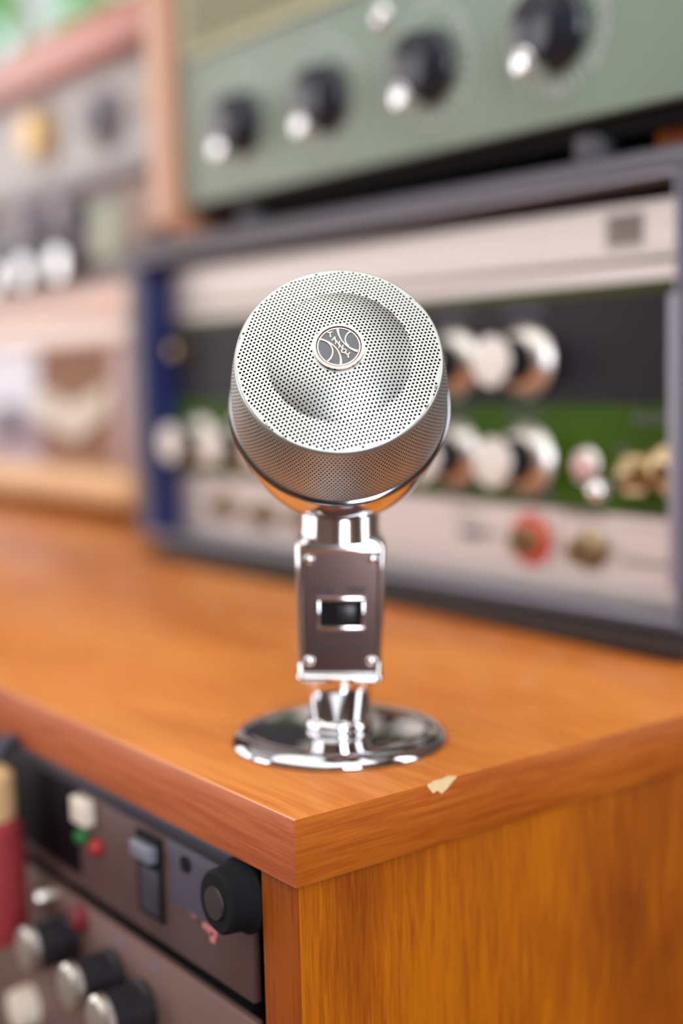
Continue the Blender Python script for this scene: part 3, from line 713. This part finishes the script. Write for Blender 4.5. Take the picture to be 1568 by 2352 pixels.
rc = thing('receiver', 'pale grey receiver in a salmon-red wooden case, topmost at the upper left', 'receiver', (0, 0, DESK+0.283))
MB().box(-1.15, -0.575, LY+0.004, LY+0.16, 0.0, 0.094, 0.002).build('front_panel', grey_panel, rc)
MB().box(-1.15, -0.575, LY-0.004, LY+0.10, 0.0, 0.016, 0.004, 3).build('lower_band', grey_band, rc)
MB().box(-1.16, -0.565, LY-0.012, LY+0.17, 0.095, 0.133, 0.006, 3).build('case_top', w_red, rc)
k_ = MB().lathe([(0, 0), (0.024, 0), (0.024, 0.004), (0.019, 0.006), (0.018, 0.018), (0, 0.019)], 32, fy(-0.822, LY+0.004, 0.055)).build('gold_knob', gold, rc)
MB().lathe([(0.024, 0.0005), (0.030, 0.0005), (0.030, 0.002), (0.024, 0.002)], 32, fy(-0.822, LY+0.004, 0.055)).build('knob_ring', mat('mauve_ring', srgb(138, 128, 134), 0, 0.4), k_)
k_ = MB().lathe([(0, 0), (0.025, 0), (0.025, 0.003), (0.017, 0.006), (0.015, 0.020), (0, 0.021)], 32, fy(-0.700, LY+0.004, 0.050)).build('grey_knob', knob_grey, rc)
MB().box(-0.655, -0.60, LY, LY+0.006, 0.046, 0.070, 0.002).build('small_window', mat('warm_grey_window', srgb(178, 168, 154), 0, 0.4), rc)

# ------------------------------------------------------------------ rack units inside the cabinet
RKY = 0.004
SH = DESK-0.185
ru = thing('lower_rack_unit', 'warm brown rack unit with long black knobs, lower one in the cabinet', 'rack unit', (0, 0, SH))
def zl(z): return z+0.185                  # z relative to the desk top -> local to SH
uz0, uz1 = zl(-0.180), zl(-0.0730)
body = MB().box(-0.42, -0.040, RKY+0.003, 0.30, 0.0, uz1-0.001, 0.001).build('chassis', black_matt, ru)
MB().box(-0.43, -0.0300, RKY, RKY+0.003, uz0, uz1, 0.0006).build('front_panel', rack_b, ru)
for x, z in ((-0.1620, -0.0905), (-0.1250, -0.0918), (-0.1020, -0.0950)):
    M = fy(x, RKY, zl(z)); kb = MB()
    kb.lathe([(0, 0.0002), (0.0098, 0.0002), (0.0098, 0.002), (0.0088, 0.003), (0.0084, 0.0155), (0, 0.0155)], 36, M)
    for i in range(24):
        a = 2*PI*i/24; kb.tube([M @ Vector((0.0087*math.cos(a), 0.0087*math.sin(a), 0.003)), M @ Vector((0.0083*math.cos(a), 0.0083*math.sin(a), 0.0150))], 0.0005, 5)
    b_ = kb.build('control_knob', black_plastic, ru)
    MB().lathe([(0, 0.0150), (0.0084, 0.0150), (0.0089, 0.0156), (0.0088, 0.0180), (0.0074, 0.0194), (0, 0.0204)], 36, M).build('knob_cap', spun, b_)
for x, z in ((-0.1755, -0.0775), (-0.1770, -0.0900)):
    MB().lathe([(0, 0), (0.0032, 0), (0.0030, 0.006), (0.002, 0.008), (0, 0.0085)], 20, fy(x, RKY, zl(z))).build('push_button', spun, ru)
MB().lathe([(0, 0), (0.0048, 0), (0.0046, 0.003), (0.003, 0.004), (0, 0.0045)], 24, fy(-0.1500, RKY, zl(-0.0790))).build('red_button', mat('dark_red_plastic', srgb(112, 26, 34), 0, 0.4), ru)
MB().lathe([(0, 0), (0.0085, 0), (0.008, 0.008), (0, 0.01)], 24, fy(-0.2030, RKY, zl(-0.134))).build('pale_knob', ivory, ru)
words_part(ru, ivory, RKY, [(-0.066, -0.046, zl(-0.091))], 0.0040, 0.0028, 0.0010)
for x in (-0.122, -0.096): MB().box(x, x+0.004, RKY-0.0002, RKY, zl(-0.0790), zl(-0.0768)).build('index_mark', legend, ru)
for x in (-0.0405,): MB().lathe([(0, 0), (0.0036, 0), (0.003, 0.0018), (0, 0.0022)], 20, fy(x, RKY, zl(-0.0830))).build('panel_screw', spun, ru)

uu = thing('upper_rack_unit', 'dark brown-grey rack unit with small lamps and switches, just under the cabinet top', 'rack unit', (0, 0, SH+uz1))
def zu(z): return z+0.185-uz1
u0, u1 = zu(-0.0672), zu(-0.0215)
MB().box(-0.42, -0.042, RKY+0.004, 0.28, 0.0045, u1-0.0015, 0.001).build('chassis', black_matt, uu)
for x in (-0.38, -0.07):
    for y in (0.03, 0.25): MB().lathe([(0, 0), (0.008, 0), (0.008, 0.005), (0, 0.005)], 20, Matrix.Translation((x, y, 0))).build('foot', rubber, uu)
MB().box(-0.43, -0.0945, RKY, RKY+0.003, u0, u1-0.006, 0.0006).build('front_panel', rack_brown, uu)
MB().box(-0.0945, -0.0305, RKY, RKY+0.003, u0, u1-0.003, 0.0006).build('end_panel', rack_brown, uu)
MB().box(-0.0800, -0.0460, RKY-0.0006, RKY, zu(-0.050), u1-0.004, 0.0004).build('grey_label_plate', rack_grey, uu)
MB().box(-0.43, -0.0305, RKY-0.0015, RKY+0.004, u1-0.006, u1, 0.0006).build('top_lip', rack_strip, uu)
MB().box(-0.2240, -0.1490, RKY-0.0006, RKY+0.001, zu(-0.062), u1-0.0065, 0.0004).build('display_window', mat('black_glass', (0.002, 0.002, 0.004, 1), 0, 0.5, spec=0.1), uu)
MB().box(-0.1460, -0.1345, RKY-0.005, RKY, zu(-0.0390), zu(-0.0290), 0.0010, 3).build('ivory_button', ivory, uu)
MB().lathe([(0.0030, 0), (0.0030, 0.002), (0.002, 0.0035), (0, 0.004)], 20, fy(-0.1445, RKY, zu(-0.0450))).build('green_lamp', led_green, uu)
MB().lathe([(0.0030, 0), (0.0030, 0.002), (0.002, 0.0035), (0, 0.004)], 20, fy(-0.1330, RKY, zu(-0.0462))).build('red_lamp', led_red, uu)
rs = MB().box(-0.1025, -0.0845, RKY-0.0008, RKY, zu(-0.0600), zu(-0.0300), 0.0004).build('rocker_recess', black_matt, uu)
MB().box(-0.1005, -0.0865, RKY-0.0045, RKY-0.0006, zu(-0.0390), zu(-0.0330), 0.001, 3).build('rocker_lever', mat('blue_grey_lever', srgb(120, 124, 138), 0.1, 0.4), rs)
MB().box(-0.0990, -0.0865, RKY-0.0016, RKY-0.0006, zu(-0.0580), zu(-0.0420), 0.0004).build('rocker_body', rack_strip, rs)
MB().lathe([(0, 0.0004), (0.0026, 0.0004), (0.0028, 0.0010), (0, 0.0012)], 24, fy(-0.0680, RKY-0.0004, zu(-0.0335))).build('panel_socket', black_matt, uu)
kk = MB().lathe([(0, 0), (0.0118, 0), (0.0120, 0.0012), (0.0103, 0.0035), (0.0098, 0.0095), (0.0088, 0.0105), (0, 0.0108)], 40, fy(-0.0335, RKY, zu(-0.0330))).build('large_knob', black_matt, uu)
MB().lathe([(0, 0.0104), (0.0052, 0.0106), (0.0050, 0.0114), (0, 0.0116)], 24, fy(-0.0335, RKY, zu(-0.0330))).build('knob_cap', mat('dark_brown_cap', srgb(44, 36, 34), 0, 0.5), kk)
lt = MB(); 
for x, z, r in ((-0.0670, -0.0480, 0.0016), (-0.0650, -0.0490, 0.0012), (-0.0575, -0.0502, 0.0015), (-0.0548, -0.0508, 0.0015), (-0.0522, -0.0512, 0.0013), (-0.0535, -0.0535, 0.0013)):
    lt.box(x-r, x+r, RKY-0.0004, RKY, zu(z-r*1.3), zu(z+r*1.3))
lt.build('pink_lettering', pink_paint, uu)

# red padded cord at the left edge of the racks
rdc = thing('red_cord', 'thick red padded cord with a tan end hanging at the left edge before the racks', 'cord', (-0.1930, -0.013, DESK-0.188))
MB().lathe([(0, 0.090), (0.010, 0.091), (0.0125, 0.097), (0.0125, 0.125), (0.0115, 0.138), (0.008, 0.142), (0, 0.142)], 32).build('padding', red_cord, rdc)
MB().lathe([(0, 0.141), (0.0095, 0.141), (0.0100, 0.146), (0.0095, 0.158), (0.006, 0.162), (0, 0.163)], 32).build('end_cap', tan_cap, rdc)
MB().tube([(0, 0, 0.16), (0, 0.005, 0.168), (0, 0.010, 0.170), (0, 0.0148, 0.168)], 0.003).build('hook', rack_strip, rdc)
